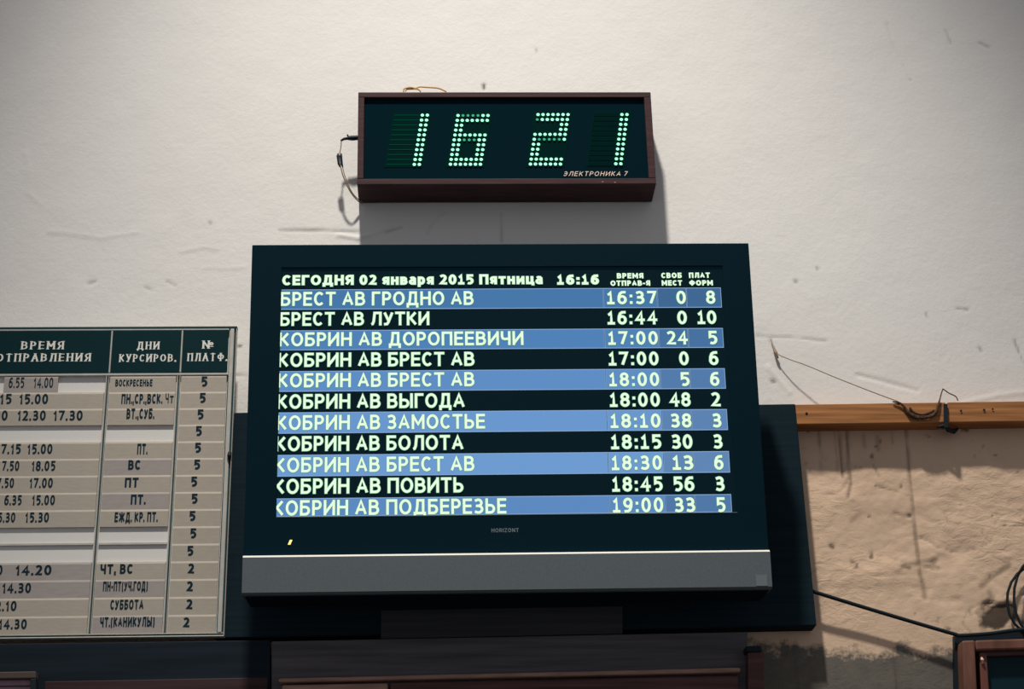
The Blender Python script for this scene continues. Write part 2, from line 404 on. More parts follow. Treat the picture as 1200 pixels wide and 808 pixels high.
# dark broken plaster beside the little window
pc = P(1172, 724); rr = np.hypot((XX - pc.x) / .036, (ZZ - pc.z) / .020) + .55 * fbm(XX, ZZ, 55, 71)
patch = np.clip((1.0 - rr) * 3, 0, 1); stain = np.maximum(stain, patch * .95); H_ = H_ - .004 * patch
pits = np.clip(fbm(XX, ZZ, 60, 81, 3) - .95, 0, 1) * low * 3.0
stain = np.maximum(stain, np.clip(pits, 0, .7)); H_ = H_ - .0012 * np.clip(pits, 0, 1)
crk = np.clip(1 - np.abs(fbm(XX * .6, ZZ * 1.5, 9, 91, 4)) * 22, 0, 1) * rough_zone * np.clip(fbm(XX, ZZ, 5, 95, 2) + .3, 0, 1)
stain = np.maximum(stain, crk * .45); H_ = H_ - .0015 * crk
edge = np.minimum.reduce([np.clip((XX + .98) / .05, 0, 1), np.clip((1.18 - XX) / .05, 0, 1), np.clip((ZZ - 2.26) / .05, 0, 1), np.clip((3.48 - ZZ) / .05, 0, 1)])
H_ = H_ * edge
ny, nx = XX.shape
co = np.stack([XX.ravel(), -H_.ravel(), ZZ.ravel()], 1)
idx = np.arange(nx * ny).reshape(ny, nx)
fc = np.stack([idx[:-1, :-1].ravel(), idx[:-1, 1:].ravel(), idx[1:, 1:].ravel(), idx[1:, :-1].ravel()], 1)
me = bpy.data.meshes.new('wall_back')
me.vertices.add(len(co)); me.vertices.foreach_set('co', co.ravel())
me.loops.add(fc.size); me.loops.foreach_set('vertex_index', fc.ravel())
me.polygons.add(len(fc)); me.polygons.foreach_set('loop_start', np.arange(0, fc.size, 4)); me.polygons.foreach_set('loop_total', np.full(len(fc), 4))
me.update(calc_edges=True); me.validate()
me.polygons.foreach_set('use_smooth', np.ones(len(fc), dtype=bool))
at_ = me.attributes.new('stain', 'FLOAT', 'POINT'); at_.data.foreach_set('value', stain.ravel().astype(np.float32))
wm = bpy.data.materials.new('wall_plaster'); wm.use_nodes = True
nt = wm.node_tree; B = nt.nodes['Principled BSDF']; B.inputs['Roughness'].default_value = .85; B.inputs['Specular IOR Level'].default_value = .1
def N(t, **k):
    n = nt.nodes.new(t)
    for a, v in k.items(): setattr(n, a, v)
    return n
def lk(a, b): nt.links.new(a, b)
def math_(op, a, b=None, clamp=False):
    n = N('ShaderNodeMath', operation=op, use_clamp=clamp)
    for i, v in enumerate((a, b)):
        if v is None: continue
        if isinstance(v, (int, float)): n.inputs[i].default_value = v
        else: lk(v, n.inputs[i])
    return n.outputs[0]
def mix(f, a, b):
    n = N('ShaderNodeMix', data_type='RGBA')
    lk(f, n.inputs[0])
    for i, v in ((6, a), (7, b)):
        if isinstance(v, tuple): n.inputs[i].default_value = (*v, 1)
        else: lk(v, n.inputs[i])
    return n.outputs[2]
tc = N('ShaderNodeTexCoord'); sp = N('ShaderNodeSeparateXYZ'); lk(tc.outputs['Object'], sp.inputs[0])
def nz(s, d=4, r=.55):
    n = N('ShaderNodeTexNoise'); n.inputs['Scale'].default_value = s; n.inputs['Detail'].default_value = d; n.inputs['Roughness'].default_value = r
    lk(tc.outputs['Object'], n.inputs['Vector']); return n.outputs['Fac']
WHITE1, WHITE2 = (.80, .775, .735), (.735, .70, .665)
white = mix(math_('MULTIPLY', nz(2.5), 1.0), WHITE1, WHITE2)
tan_ = mix(nz(7, 5), (.80, .575, .405), (.62, .435, .305))
zr = math_('ADD', math_('MULTIPLY', math_('SUBTRACT', sp.outputs[0], RL.x), rail_slope), RL.z - .012)
below = math_('MULTIPLY', math_('GREATER_THAN', math_('SUBTRACT', zr, sp.outputs[2]), 0.0), 1.0)
c1 = mix(below, white, tan_)
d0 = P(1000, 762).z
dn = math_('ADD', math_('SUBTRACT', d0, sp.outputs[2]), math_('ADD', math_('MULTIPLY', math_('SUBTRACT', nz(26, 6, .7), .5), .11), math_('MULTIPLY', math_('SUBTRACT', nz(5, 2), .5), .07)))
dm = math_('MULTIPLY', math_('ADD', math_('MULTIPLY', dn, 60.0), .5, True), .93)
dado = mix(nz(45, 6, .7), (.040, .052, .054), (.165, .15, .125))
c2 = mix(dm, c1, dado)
sa = N('ShaderNodeAttribute', attribute_name='stain')
c3 = mix(sa.outputs['Fac'], c2, (.060, .042, .032))
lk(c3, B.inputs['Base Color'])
bp = N('ShaderNodeBump'); bp.inputs['Strength'].default_value = .45; bp.inputs['Distance'].default_value = .0012
mpw = N('ShaderNodeMapping'); mpw.inputs['Scale'].default_value = (38, 38, 75); mpw.inputs['Rotation'].default_value = (0, .35, 0); lk(tc.outputs['Object'], mpw.inputs[0])
nw = N('ShaderNodeTexNoise'); nw.inputs['Scale'].default_value = 1; nw.inputs['Detail'].default_value = 7; nw.inputs['Roughness'].default_value = .62; nw.inputs['Distortion'].default_value = .6; lk(mpw.outputs[0], nw.inputs['Vector'])
rough_low = math_('MULTIPLY', math_('MULTIPLY', nw.outputs['Fac'], math_('ADD', below, 0.10)), math_('MULTIPLY', math_('SUBTRACT', nz(5, 3), .38, True), 22.0))
lk(math_('ADD', math_('ADD', nz(110, 5, .6), math_('MULTIPLY', nz(420, 3), .3)), rough_low), bp.inputs['Height']); lk(bp.outputs[0], B.inputs['Normal'])
me.materials.append(wm)
wall = bpy.data.objects.new('wall_back', me); reg(wall, Vector((0, 0, 0)), None); wall['kind'] = 'structure'
fl = MB(); fl.prism([(-4, -5, 0), (4, -5, 0), (4, .05, 0), (-4, .05, 0)], Vector((0, 0, -.1)))
tag(fl.build('floor', M['floor']), kind='structure')

# ---------------------------------------------------------------- wooden rail along the wall (two lengths)
rq1 = [(905, 498.2), (1108, 495.4), (1108, 471.6), (905, 474.6)]
rq2 = [(1110.5, 495.4), (1330, 492.5), (1330, 468.4), (1110.5, 471.5)]
rail = tag(slab(rq1, -.034, -.0).build('trim_1', M['rail_wood']), kind='structure'); bevel(rail, .0015)
rail2 = tag(slab(rq2, -.033, -.0).build('trim_2', M['rail_wood']), kind='structure'); bevel(rail2, .0015)
for x, y, r in [(945, 485, .0022), (1153, 481, .0022), (1126, 482, .002), (1163, 480, .0018)]:
    c = P(x, y, -.0335); b = MB()
    b.add([c + Vector((math.cos(k * .785) * r, -.0012, math.sin(k * .785) * r)) for k in range(8)] + [c + Vector((0, -.002, 0))], [(i, (i + 1) % 8, 8) for i in range(8)])
    b.build('nail_head', M['black'], rail if x < 1108 else rail2)

# ---------------------------------------------------------------- black mounting board behind the television
bq = [(252, 748.5), (957, 733.5), (932, 473.5), (258, 484.0)]
b = MB(); b.prism(slab_pts(bq, -.036), Vector((0, .035, 0)))
bo = tag(b.build('mounting_board', M['panel']), 'large black mounting board on the wall behind the television', 'board'); bevel(bo, .0015)

# ---------------------------------------------------------------- television
tilt = math.radians(4.6)
tn = Vector((0, -math.cos(tilt), -math.sin(tilt)))
tup = Vector((0, -math.sin(tilt), math.cos(tilt)))
T0 = P(282, 699, -.165)
TV = Plane(T0, (1, 0, 0), tup)
# tiny in-plane turn measured from the photograph
u_, v_ = TV.uv(900.5, 691.5)
ang = math.atan2(v_, u_)
TV = Plane(T0, Vector((1, 0, 0)) * math.cos(ang) + tup * math.sin(ang), tup)
def rect(pl, u0, v0, u1, v1, off): return [pl.at(u0, v0, off), pl.at(u1, v0, off), pl.at(u1, v1, off), pl.at(u0, v1, off)]
uL1, vT1 = TV.uv(297.3, 287.3); uR1, vT2 = TV.uv(880, 284.8); uR0, _ = TV.uv(901, 692)
uL = (uL1 + 0.0) / 2; uR = (uR1 + uR0) / 2; vT = (vT1 + vT2) / 2
_, vb1 = TV.uv(283, 651.5); _, vb2 = TV.uv(899.5, 645); vB = (vb1 + vb2) / 2
print('TV', uL1, uR1, uR0, vT1, vT2, vb1, vb2)
tv = empty('television', TV.at((uL + uR) / 2, 0, -.08), 'wide black television showing a departures list above a grey speaker bar', 'television')
ORI[tv] = Vector(tv.location)
sx0, sy0 = TV.uv(322.6, 606); sx1, sy1 = TV.uv(858.5, 600); sx0b, sy0b = TV.uv(331.3, 317); sx1b, _ = TV.uv(846, 316)
SL = (sx0 + sx0b) / 2; SR = (sx1 + sx1b) / 2 + .004; SB = (sy0 + sy1) / 2; ST = sy0b + .004
print('screen', sx0, sx0b, sx1, sx1b, sy0, sy1)
# bezel: a ring of four sides, bevelled lip, standing proud of the screen
b = MB()
def ring(o, i, foff, boff):
    (a0, b0, a1, b1), (c0, d0, c1, d1) = o, i
    v = rect(TV, a0, b0, a1, b1, foff) + rect(TV, c0, d0, c1, d1, foff) + rect(TV, a0, b0, a1, b1, boff) + rect(TV, c0, d0, c1, d1, boff)
    f = []
    for k in range(4):
        j = (k + 1) % 4
        f += [(k, j, j + 4, k + 4), (k + 8, j + 8, j, k), (k + 4, j + 4, j + 12, k + 12), (k + 12, j + 12, j + 8, k + 8)]
    b.add(v, f)
ring((uL, vB, uR, vT), (SL, SB, SR, ST), 0.0, -.012)
bz = bevel(b.build('bezel', M['tv_black'], tv), .0012)
b = MB(); b.prism(rect(TV, uL + .004, 0.012, uR - .004, vT - .004, -.012), -TV.n * .052)
b.prism(rect(TV, uL + .12, .10, uR - .12, vT - .12, -.060), -TV.n * .040)
bevel(b.build('back_shell', M['tv_black'], tv), .004)
b = MB(); b.prism(rect(TV, SL - .003, SB - .003, SR + .003, ST + .003, -.0022), -TV.n * .003)
screen = b.build('screen', M['screen_black'], tv)
b = MB(); b.prism(rect(TV, SL, SB - .0016, SR, SB - .0004, .0004), -TV.n * .002)
b.build('screen_edge_strip', mat('edge_strip', (.10, .14, .15), .4, .3), tv)
# grey speaker bar along the lower edge
b = MB()
prof = [(.0, -.030), (.0, .004), (.003, .009), (vB - .0045, .009), (vB - .001, .004), (vB, -.010)]
v = [TV.at(uL, p[0], p[1]) for p in prof] + [TV.at(uR, p[0], p[1]) for p in prof]
n = len(prof); f = [tuple(range(n)), tuple(range(2 * n - 1, n - 1, -1))] + [(i + n, (i + 1) % n + n, (i + 1) % n, i) for i in range(n)]
b.add(v, f); b.m[2 + 3] = 1; b.m[2 + 4] = 1
bar = b.build('speaker_bar', [M['silver'], M['silver_edge_lit']], tv)
u0, v0 = TV.uv(885, 688.5); u1, v1 = TV.uv(897.5, 675.5)
b = MB(); b.prism(rect(TV, u0, v0, u1, v1, .0098), -TV.n * .001); b.build('badge', mat('badge_grey', (.17, .20, .21), .5, .3), bar)
b = MB(); b.prism(rect(TV, uL + .004, -.002, uR - .004, .012, -.004), -TV.n * .075); b.build('underside', M['tv_black'], tv)
u0, v0 = TV.uv(340, 636)
b = MB(); b.prism([TV.at(u0 - .0032, v0 - .0034, .0012), TV.at(u0 + .0004, v0 - .0034, .0012), TV.at(u0 + .0032, v0 + .0034, .0012), TV.at(u0 - .0004, v0 + .0034, .0012)], -TV.n * .002)
b.build('standby_light', M['led'], tv)
print_text(TV, 'HОRIZONT', 576, 608, 624.3, 4.6, 'maker_name', mat('logo', (.20, .25, .26), .5, .2), tv, .0003, sw=.17, gap=.2)

# screen content
bands = {0: (338.8, 362.8, 337.0, 360.0), 2: (386.5, 410.3, 384.7, 407.3), 4: (434.3, 459.0, 431.9, 455.3), 6: (482.5, 508.0, 480.0, 504.0), 8: (532.7, 558.0, 529.0, 554.3), 10: (584.0, 606.2, 579.3, 602.0)}
bcol = {0: (64, 113, 163), 2: (74, 124, 178), 4: (90, 137, 192), 6: (102, 147, 202), 8: (106, 151, 204), 10: (88, 133, 188)}  # rows dimmer near the top: the screen's viewing-angle falloff put into the colours
edges = [(331.0, 322.5), (707.3, 714.3), (770.5, 780.0), (804.8, 815.0), (845.6, 857.8)]
def colx(k, y): a, c = edges[k]; return a + (c - a) * (y - 350) / (595 - 350)
cell_m = {}
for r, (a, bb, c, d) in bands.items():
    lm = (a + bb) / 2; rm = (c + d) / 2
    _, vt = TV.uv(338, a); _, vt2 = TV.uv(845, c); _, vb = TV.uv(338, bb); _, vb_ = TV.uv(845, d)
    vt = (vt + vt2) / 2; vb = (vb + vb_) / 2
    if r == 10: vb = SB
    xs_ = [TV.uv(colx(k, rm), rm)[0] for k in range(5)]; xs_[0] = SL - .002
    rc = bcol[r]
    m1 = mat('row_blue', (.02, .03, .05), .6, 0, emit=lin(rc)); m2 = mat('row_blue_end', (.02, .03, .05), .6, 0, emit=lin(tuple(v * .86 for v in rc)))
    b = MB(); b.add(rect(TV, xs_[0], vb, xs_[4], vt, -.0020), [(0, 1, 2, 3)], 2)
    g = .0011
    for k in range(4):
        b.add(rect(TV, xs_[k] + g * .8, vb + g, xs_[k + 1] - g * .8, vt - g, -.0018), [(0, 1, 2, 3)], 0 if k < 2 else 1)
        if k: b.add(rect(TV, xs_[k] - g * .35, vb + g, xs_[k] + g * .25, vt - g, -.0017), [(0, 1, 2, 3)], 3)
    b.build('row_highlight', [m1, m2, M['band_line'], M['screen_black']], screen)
TM = [M['text_core'], M['text_halo']]
def st(s, x0, x1, yb, cap, sw=.165, gap=.14, halo=.06):
    print_text(TV, s, x0, x1, yb, cap, 'text_line', TM, screen, -.0013, sw=sw, halo=halo, slope=-.0042, gap=gap)
names = [('БРЕСТ АВ ГРОДНО АВ', 329.0, 555, 358.8, 16.2), ('БРЕСТ АВ ЛУТКИ', 328.2, 503, 382.2, 15.8), ('КОБРИН АВ ДОРОПЕЕВИЧИ', 327.0, 613.5, 406.3, 16.2),
 ('КОБРИН АВ БРЕСТ АВ', 326.0, 556, 430.5, 16.4), ('КОБРИН АВ БРЕСТ АВ', 325.5, 556, 454.6, 16.6), ('КОБРИН АВ ВЫГОДА', 324.7, 544.5, 479.6, 17.0),
 ('КОБРИН АВ ЗАМОСТЬЕ', 324.0, 568.5, 504.5, 17.2), ('КОБРИН АВ БОЛОТА', 322.9, 543, 529.3, 17.4), ('КОБРИН АВ БРЕСТ АВ', 321.8, 556, 554.4, 17.6),
 ('КОБРИН АВ ПОВИТЬ', 320.8, 543, 579.5, 17.7), ('КОБРИН АВ ПОДБЕРЕЗЬЕ', 320.0, 593.5, 605.0, 18.0)]
for a in names: st(*a)
rows = [('16:37', '0', '8'), ('16:44', '0', '10'), ('17:00', '24', '5'), ('17:00', '0', '6'), ('18:00', '5', '6'), ('18:00', '48', '2'), ('18:10', '38', '3'), ('18:15', '30', '3'), ('18:30', '13', '6'), ('18:45', '56', '3'), ('19:00', '33', '5')]
ybs = [356.9, 380.6, 404.5, 428.7, 453.2, 477.2, 502.0, 526.8, 551.5, 576.6, 601.3]
for i, (t, s_, pf) in enumerate(rows):
    k = i / 10; yb = ybs[i]; cap = 15.4 + 2.0 * k
    st(t, 711.5 + 6.8 * k, 769.5 + 8.0 * k, yb, cap, .175, .20)
    xr = 804.0 + 11.0 * k
    st(s_, xr - (11.0 if len(s_) == 1 else 24.5), xr, yb - .4, cap, .175)
    xr = 838.5 + 12.0 * k
    st(pf, xr - (10.7 if len(pf) == 1 else 22), xr, yb - .6, cap, .175)
st('СЕГОДНЯ 02 января 2015 Пятница', 330.8, 636, 334.6, 11.8, .22, .13, .06)
st('16:16', 653, 702, 333.9, 11.6, .24, .2, .06)
for s_, x0, x1, yb in [('ВРЕМЯ', 723, 754, 326.6), ('ОТПРАВ-Я', 715.5, 762, 335.3), ('СВОБ', 775, 799, 326.2), ('МЕСТ', 775.6, 799.4, 335.0), ('ПЛАТ', 807.5, 832, 326.0), ('ФОРМ', 807.8, 835.5, 334.9)]:
    st(s_, x0, x1, yb, 6.2, .24, .15, .05)

# ---------------------------------------------------------------- digital clock
CD = -.068
ck = empty('wall_clock', P(594, 236, 0), 'long brown cased digital clock with green digits above the television', 'clock')
CP = Plane(P(418.8, 216.9, CD), (1, 0, 0), (0, 0, 1))
u_, v_ = CP.uv(768.3, 215.2); a_ = math.atan2(v_, u_) * .6
CP = Plane(P(418.8, 216.9, CD), (math.cos(a_), 0, math.sin(a_)), (0, 0, 1))
cq = [CP.uv(418.8, 216.9), CP.uv(768.3, 215.4), CP.uv(763.2, 107.2), CP.uv(419.6, 108.6)]
cL = (cq[0][0] + cq[3][0]) / 2; cR = (cq[1][0] + cq[2][0]) / 2; cB = (cq[0][1] + cq[1][1]) / 2; cT = (cq[2][1] + cq[3][1]) / 2
iq = [CP.uv(426.2, 209.7), CP.uv(758.8, 208.6), CP.uv(756.3, 114.0), CP.uv(426.9, 114.2)]
iL = (iq[0][0] + iq[3][0]) / 2; iR = (iq[1][0] + iq[2][0]) / 2; iB = (iq[0][1] + iq[1][1]) / 2; iT = (iq[2][1] + iq[3][1]) / 2
print('clock', cL, cR, cB, cT)
d_ = -CD - .003
for nm, q in [('bottom_board', (cL, cB, cR, iB)), ('top_board', (cL, iT, cR, cT)), ('side_board', (cL, iB, iL, iT)), ('side_board', (iR, iB, cR, iT))]:
    b = MB(); b.prism(rect(CP, *q, 0), -CP.n * d_); bevel(b.build(nm, M['case_wood'], ck), .0012)
b = MB(); b.prism(rect(CP, iL, iB, iR, iT, -.006), -CP.n * .03); glass = b.build('display_panel', M['clock_glass'], ck)
print_text(CP, 'ЭЛЕКТРОНИКА 7', 660, 734.5, 206.4, 5.3, 'printed_name', M['clock_print'], glass, -.0057, sw=.115, shear=.28, gap=.30)
D6 = ['1111111', '1111111', '11.....', '11.....', '1111111', '1111111', '11...11', '11...11', '11...11', '1111111', '1111111']
D2 = ['1111111', '1111111', '.....11', '.....11', '1111111', '1111111', '11.....', '11.....', '11.....', '1111111', '1111111']
D1 = ['.....11'] * 11
def digit(pat, xtr, ytr, ybot, shear_px, dims, ghost):
    pit = 5.86; xb0 = xtr - 6 * pit - shear_px
    def px(r, c):
        t = r / 10.0
        return xtr - (6 - c) * pit - shear_px * t, ytr + (ybot - ytr) * t
    # backing plate of the tube
    q = [px(10.6, -.9), px(10.6, 6.8), px(-.6, 6.8), px(-.6, -.9)]
    b = MB(); b.prism([CP.at(*CP.uv(x, y, -.0055), -.0055) for x, y in q], -CP.n * .003)
    tube = b.build('digit', M['digit_plate'], ck)
    bb = {0: MB(), 1: MB()}; mb = MB()
    for r in range(11):
        for c in range(7):
            if pat[r][c] != '1': continue
            x, y = px(r, c); u, v = CP.uv(x, y, -.0035)
            dim = (r, c) in dims
            R = .0029 if not dim else .0025
            mb.add([CP.at(u + R * math.cos(k * .785 + .39), v + R * math.sin(k * .785 + .39), -.0035) for k in range(8)], [tuple(range(8))], 1 if dim else 0)
    o = mb.build('lit_dots', [M['dot'], M['dot_dim']], tube); o['kind'] = 'stuff'
    if ghost:
        mb = MB()
        for r in range(11):
            x0, y = px(r, -.6); x1, _ = px(r, 4.3); h = .45 if ghost == 1 else 2.0
            mb.add([CP.at(*CP.uv(xx, yy, -.0050), -.0050) for xx, yy in ((x0, y + h), (x1, y + h), (x1, y - h), (x0, y - h))], [(0, 1, 2, 3)])
        o = mb.build('unlit_segments', M['ghost'] if ghost == 1 else M['ghost_weak'], tube); o['kind'] = 'stuff'
digit(D1, 500.8, 135.0, 192.8, 9.4, set(), 1)
digit(D6, 571.9, 135.4, 192.6, 8.9, {(0, c) for c in range(1, 5)} | {(5, c) for c in range(2, 5)}, 0)
digit(D2, 665.7, 134.3, 192.4, 8.9, {(5, c) for c in range(1, 6)} | {(1, 0)}, 0)
digit(D1, 734.7, 134.3, 192.0, 7.2, set(), 2)
for x, y in ((706, 213.2), (720.5, 214.0)):
    b = MB(); u, v = CP.uv(x, y)
    b.add([CP.at(u - .0016, v - .0006, .0003), CP.at(u + .0012, v - .0008, .0003), CP.at(u + .0020, v + .0004, .0003), CP.at(u - .0004, v + .0010, .0003)], [(0, 1, 2, 3)])
    b.build('paint_chip', mat('chip', (.45, .22, .15), .7, .1), ck)
# plug, little connectors and thin lead at the left side
b = MB(); b.tube([P(420, 161.5, -.035), P(413, 162, -.036), P(408, 162, -.036)], [.0042, .0046, .0036]); b.tube([P(409, 162, -.036), P(403, 163, -.036), P(399.5, 165, -.036)], [.003, .0024, .0018])
b.tube([P(407, 158, -.036), P(409, 162, -.036)], .0014)
pg = tag(b.build('plug', M['black'], ck), 'black power plug')
b = MB(); b.tube(spline([P(400, 165, -.036), P(399.5, 172, -.036), P(398, 180, -.036)]), .0011, 6)
b.tube(spline([P(398.5, 192, -.036), P(402, 206, -.034), P(409, 222, -.028), P(417, 233, -.018), P(424, 238, -.008), P(427, 232, -.004)]), .0011, 6)
b.tube(spline([P(401, 193, -.036), P(404, 206, -.034), P(411, 223, -.027), P(418, 232, -.016), P(425, 236, -.008), P(428, 231, -.004)]), .0008, 6)
b.build('power_lead', M['wire_tan'], ck)
for dx in (0, 3.4):
    b = MB(); b.tube([P(396.4 + dx, 180, -.036), P(396 + dx, 183, -.036), P(397 + dx, 192, -.036), P(398.4 + dx, 196, -.036)], [.0012, .0026, .0022, .0010]); b.build('connector', M['black'], ck)
b = MB(); b.tube(spline([P(473, 107.5, -.03), P(473.5, 104.5, -.03), P(480, 102.6, -.032), P(487, 103.5, -.03), P(492, 102, -.03), P(503, 102.6, -.03), P(514, 103.6, -.03), P(523, 107.5, -.03)]), .0013, 6)
b.tube(spline([P(475, 107, -.03), P(477, 104.8, -.03), P(484, 104.4, -.03), P(490, 104.8, -.03), P(493, 107.5, -.03)]), .0014, 6)
b.build('loose_wire', M['wire_yellow'], ck)

# ---------------------------------------------------------------- timetable board
BD = -.050
TT = P(262.6, 746.5, BD); TTu = P(278, 382.6, BD)
bu = (TTu - TT); BP = Plane(TT, (1, 0, 0), (0, 0, 1))
ba = math.atan2(-(TTu.x - TT.x), TTu.z - TT.z)
print('board lean deg', math.degrees(ba))
BP = Plane(TT, (math.cos(ba), 0, math.sin(ba)), (0, 0, 1))
def bu_(*pts): return sum(BP.uv(x, y)[0] for x, y in pts) / len(pts)
def bv_(*pts): return sum(BP.uv(x, y)[1] for x, y in pts) / len(pts)
BW = -.86; BH = BP.uv(278, 382.6)[1]
tt = empty('timetable_board', BP.at(BW / 2, 0, -.02), 'framed bus timetable board with green header strips and beige number cards', 'notice board')
fr_r0 = bu_((270, 400), (254, 738)); g_r = bu_((267.6, 440), (252.2, 738)); d2 = bu_((215, 392), (192.8, 742)); d1 = bu_((131.5, 392), (105.6, 742))
htop = bv_((240, 387.2)); hbot = bv_((240, 436.4), (130, 437.2)); cbot = bv_((230, 741.3), (60, 743.6))
b = MB(); b.prism(rect(BP, BW, .0006, -.0006, BH - .0006, -.0060), -BP.n * .0068); b.build('backing', M['board_back'], tt)
for uu in (-.42, -.78):
    b = MB(); b.prism(rect(BP, uu, .04, uu + .04, BH - .04, -.0128), -BP.n * .036); b.build('batten', M['booth_wood'], tt)
# outer frame: thin dark line, light strip
def bar4(nm, q, off, th, m, bev=.0008):
    b = MB(); b.prism(rect(BP, *q, off), -BP.n * th); o = b.build(nm, m, tt)
    if bev: bevel(o, bev, 1)
    return o
bar4('frame_rail', (BW, 0, 0, .0022, ), .001, .012, M['board_frame'])
bar4('frame_rail', (BW, .0052, 0, .0066, ), -.001, .010, M['board_frame'])
bar4('frame_rail', (BW, htop, g_r, BH - .0035), 0, .011, M['board_frame'])
bar4('frame_rail', (BW, BH - .0035, 0, BH), .000, .011, M['groove'], 0)
bar4('frame_stile', (fr_r0, .0066, -.0042, BH - .0035), 0, .011, M['board_frame'])
bar4('frame_stile', (-.0042, .0022, -.0014, BH - .0035), -.003, .008, M['groove'], 0)
bar4('frame_stile', (-.0014, .0022, 0, BH - .0035), .0005, .011, M['board_frame'])
bar4('frame_groove', (BW, .0022, -.004, .0052), -.0036, .0024, M['groove'], 0)
bar4('frame_groove', (BW, .0066, fr_r0, cbot), -.0036, .0024, M['groove'], 0)
bar4('frame_groove', (g_r, cbot, fr_r0, hbot), -.0036, .0024, M['groove'], 0)
bar4('frame_stile', (g_r, hbot, fr_r0, htop), -.0005, .01, M['board_frame'])
for d, k in ((d1, 0), (d2, 1), (d1 - .30, 0)):
    bar4('divider', (d - .0013, hbot, d + .0013, htop), 0, .010, M['board_frame'])
    bar4('divider', (d - .0048, cbot, d - .0030, hbot), -.001, .009, M['board_frame'])
    bar4('divider', (d - .0030, cbot, d - .0008, hbot), -.0040, .002, M['groove'], 0)
    bar4('divider', (d - .0008, cbot, d + .0006, hbot), -.001, .009, M['board_frame'])
bar4('divider', (BW, hbot - .0045, fr_r0, hbot), -.0008, .009, M['board_frame'])
heads = [bar4('header_strip', (x0 + .0014, hbot, x1 - .0014, htop), -.0004, .009, M['header_green'], 0) for x0, x1 in ((d1 - .30, d1), (d1, d2), (d2, g_r))]
bar4('header_strip', (BW + .01, hbot, d1 - .3014, htop), -.0004, .009, M['header_green'], 0)
for s_, x0, x1, yb, cap, h in [('ВРЕМЯ', 24.5, 74.5, 409.8, 9.6, 0), ('ОТПРАВЛЕНИЯ', -5, 106, 424.2, 9.6, 0), ('ДНИ', 160.5, 186.5, 409.7, 9.0, 1), ('КУРСИРОВ.', 139.5, 206, 424.5, 9.2, 1), ('№', 237, 250, 408.8, 9.4, 2), ('ПЛАТФ.', 219.5, 266, 423.5, 9.4, 2)]:
    print_text(BP, s_, x0, x1, yb, cap, 'header_text', M['header_print'], heads[h], -.0002, sw=.20, serif=True, gap=.27)
# cards
NR = 15; pitch = (hbot - .0045 - cbot) / NR
c1r, c2l, c2r, c3l, c3r = d1 - .0062, d1 + .0020, d2 - .0062, d2 + .0020, g_r - .0012
CT = .0038
card_me = {}
def card(col, r, u0, u1, m):
    v1 = hbot - .0045 - r * pitch; v0 = v1 - pitch + .0002
    key = (round(u1 - u0, 4), m.name)
    org = BP.at(u0, v0, 0)
    if key not in card_me:
        b = MB(); w = u1 - u0; h = v1 - v0
        prof = [(0, -.0059), (0, -.0026), (h - .0034, -.0014), (h, -.0024), (h, -.0059)]
        n = len(prof)
        v = [BP.r * 0 + BP.u * p[0] + BP.n * p[1] for p in prof] + [BP.r * w + BP.u * p[0] + BP.n * p[1] for p in prof]
        b.add(v, [tuple(range(n)), tuple(range(2 * n - 1, n - 1, -1))] + [(i + n, (i + 1) % n + n, (i + 1) % n, i) for i in range(n)])
        meh = bpy.data.meshes.new('card'); meh.from_pydata([tuple(x) for x in b.v], [], b.f); meh.materials.append(m); meh.update(); card_me[key] = meh
    o = bpy.data.objects.new('card', card_me[key]); reg(o, org, tt)
    return o
col1 = {0: None, 1: [('8.!5', -14, 13.2), ('!5.00', 22, 56)], 2: [('!0.00', -26, 8.5), ('!2.30', 19.8, 53.2), ('!7.30', 62, 96.5)], 4: [('7.!5', 1, 24), ('!5.00', 31.5, 61)],
 5: [('7.50', 2, 22.2), ('!8.05', 36.5, 64.5)], 6: [('7.50', -4, 16), ('!7.00', 34, 61.5)], 7: [('6.35', 4.8, 25), ('!5.00', 37, 64)], 8: [('6.30', -3, 17.5), ('!5.30', 29, 57)],
 11: [('8.00', -24, 2.5), ('!4.20', 17.5, 60)], 12: [('!4.30', 2, 36)], 13: [('!2.!0', -12, 19)], 14: [('!4.30', -2, 31)]}
col2 = {0: ('ВОСКРЕСЕНЬЕ', 135, 178.5, 453.3, 8.0), 1: ('ПН.,СР.,ВСК.', 142, 190, 473.8, 11.5), 2: ('ВТ.,СУБ.', 148, 180.5, 491.5, 12.0), 4: ('ПТ.', 160.5, 172.5, 533, 12.5),
 5: ('ВС', 150, 164.5, 551, 11.2), 6: ('ПТ', 146, 162, 571.7, 11.2), 7: ('ПТ.', 153, 170.3, 591.7, 11.5), 8: ('ЕЖД. КР. ПТ.', 134, 184.5, 612.5, 11.5), 11: ('ЧТ, ВС', 117.3, 155.5, 673.3, 11.4),
 12: ('ПН-ПТ(УЧ.ГОД)', 120.5, 173, 693.5, 11.3), 13: ('СУББОТА', 129, 168, 715.2, 11.6), 14: ('ЧТ.(КАНИКУЛЫ)', 117, 181, 735.6, 11.6)}
def row_y(r, px): # photograph height of the baseline of a row near column px
    vv = hbot - .0045 - (r + .74) * pitch
    w = BP.at(BP.uv(px, 600)[0], vv) - CAM; q = ROT.transposed() @ w
    return 404 + F_PX * q.y / q.z, (BP.uv(0, 0)[1])
five_x = [239, 237, 234.5, 232.5, 231.5, 230.5, 227, 227.5, 225, 226, 222.5, 223.5, 222, 221.5, 218]
OFF = -.0018
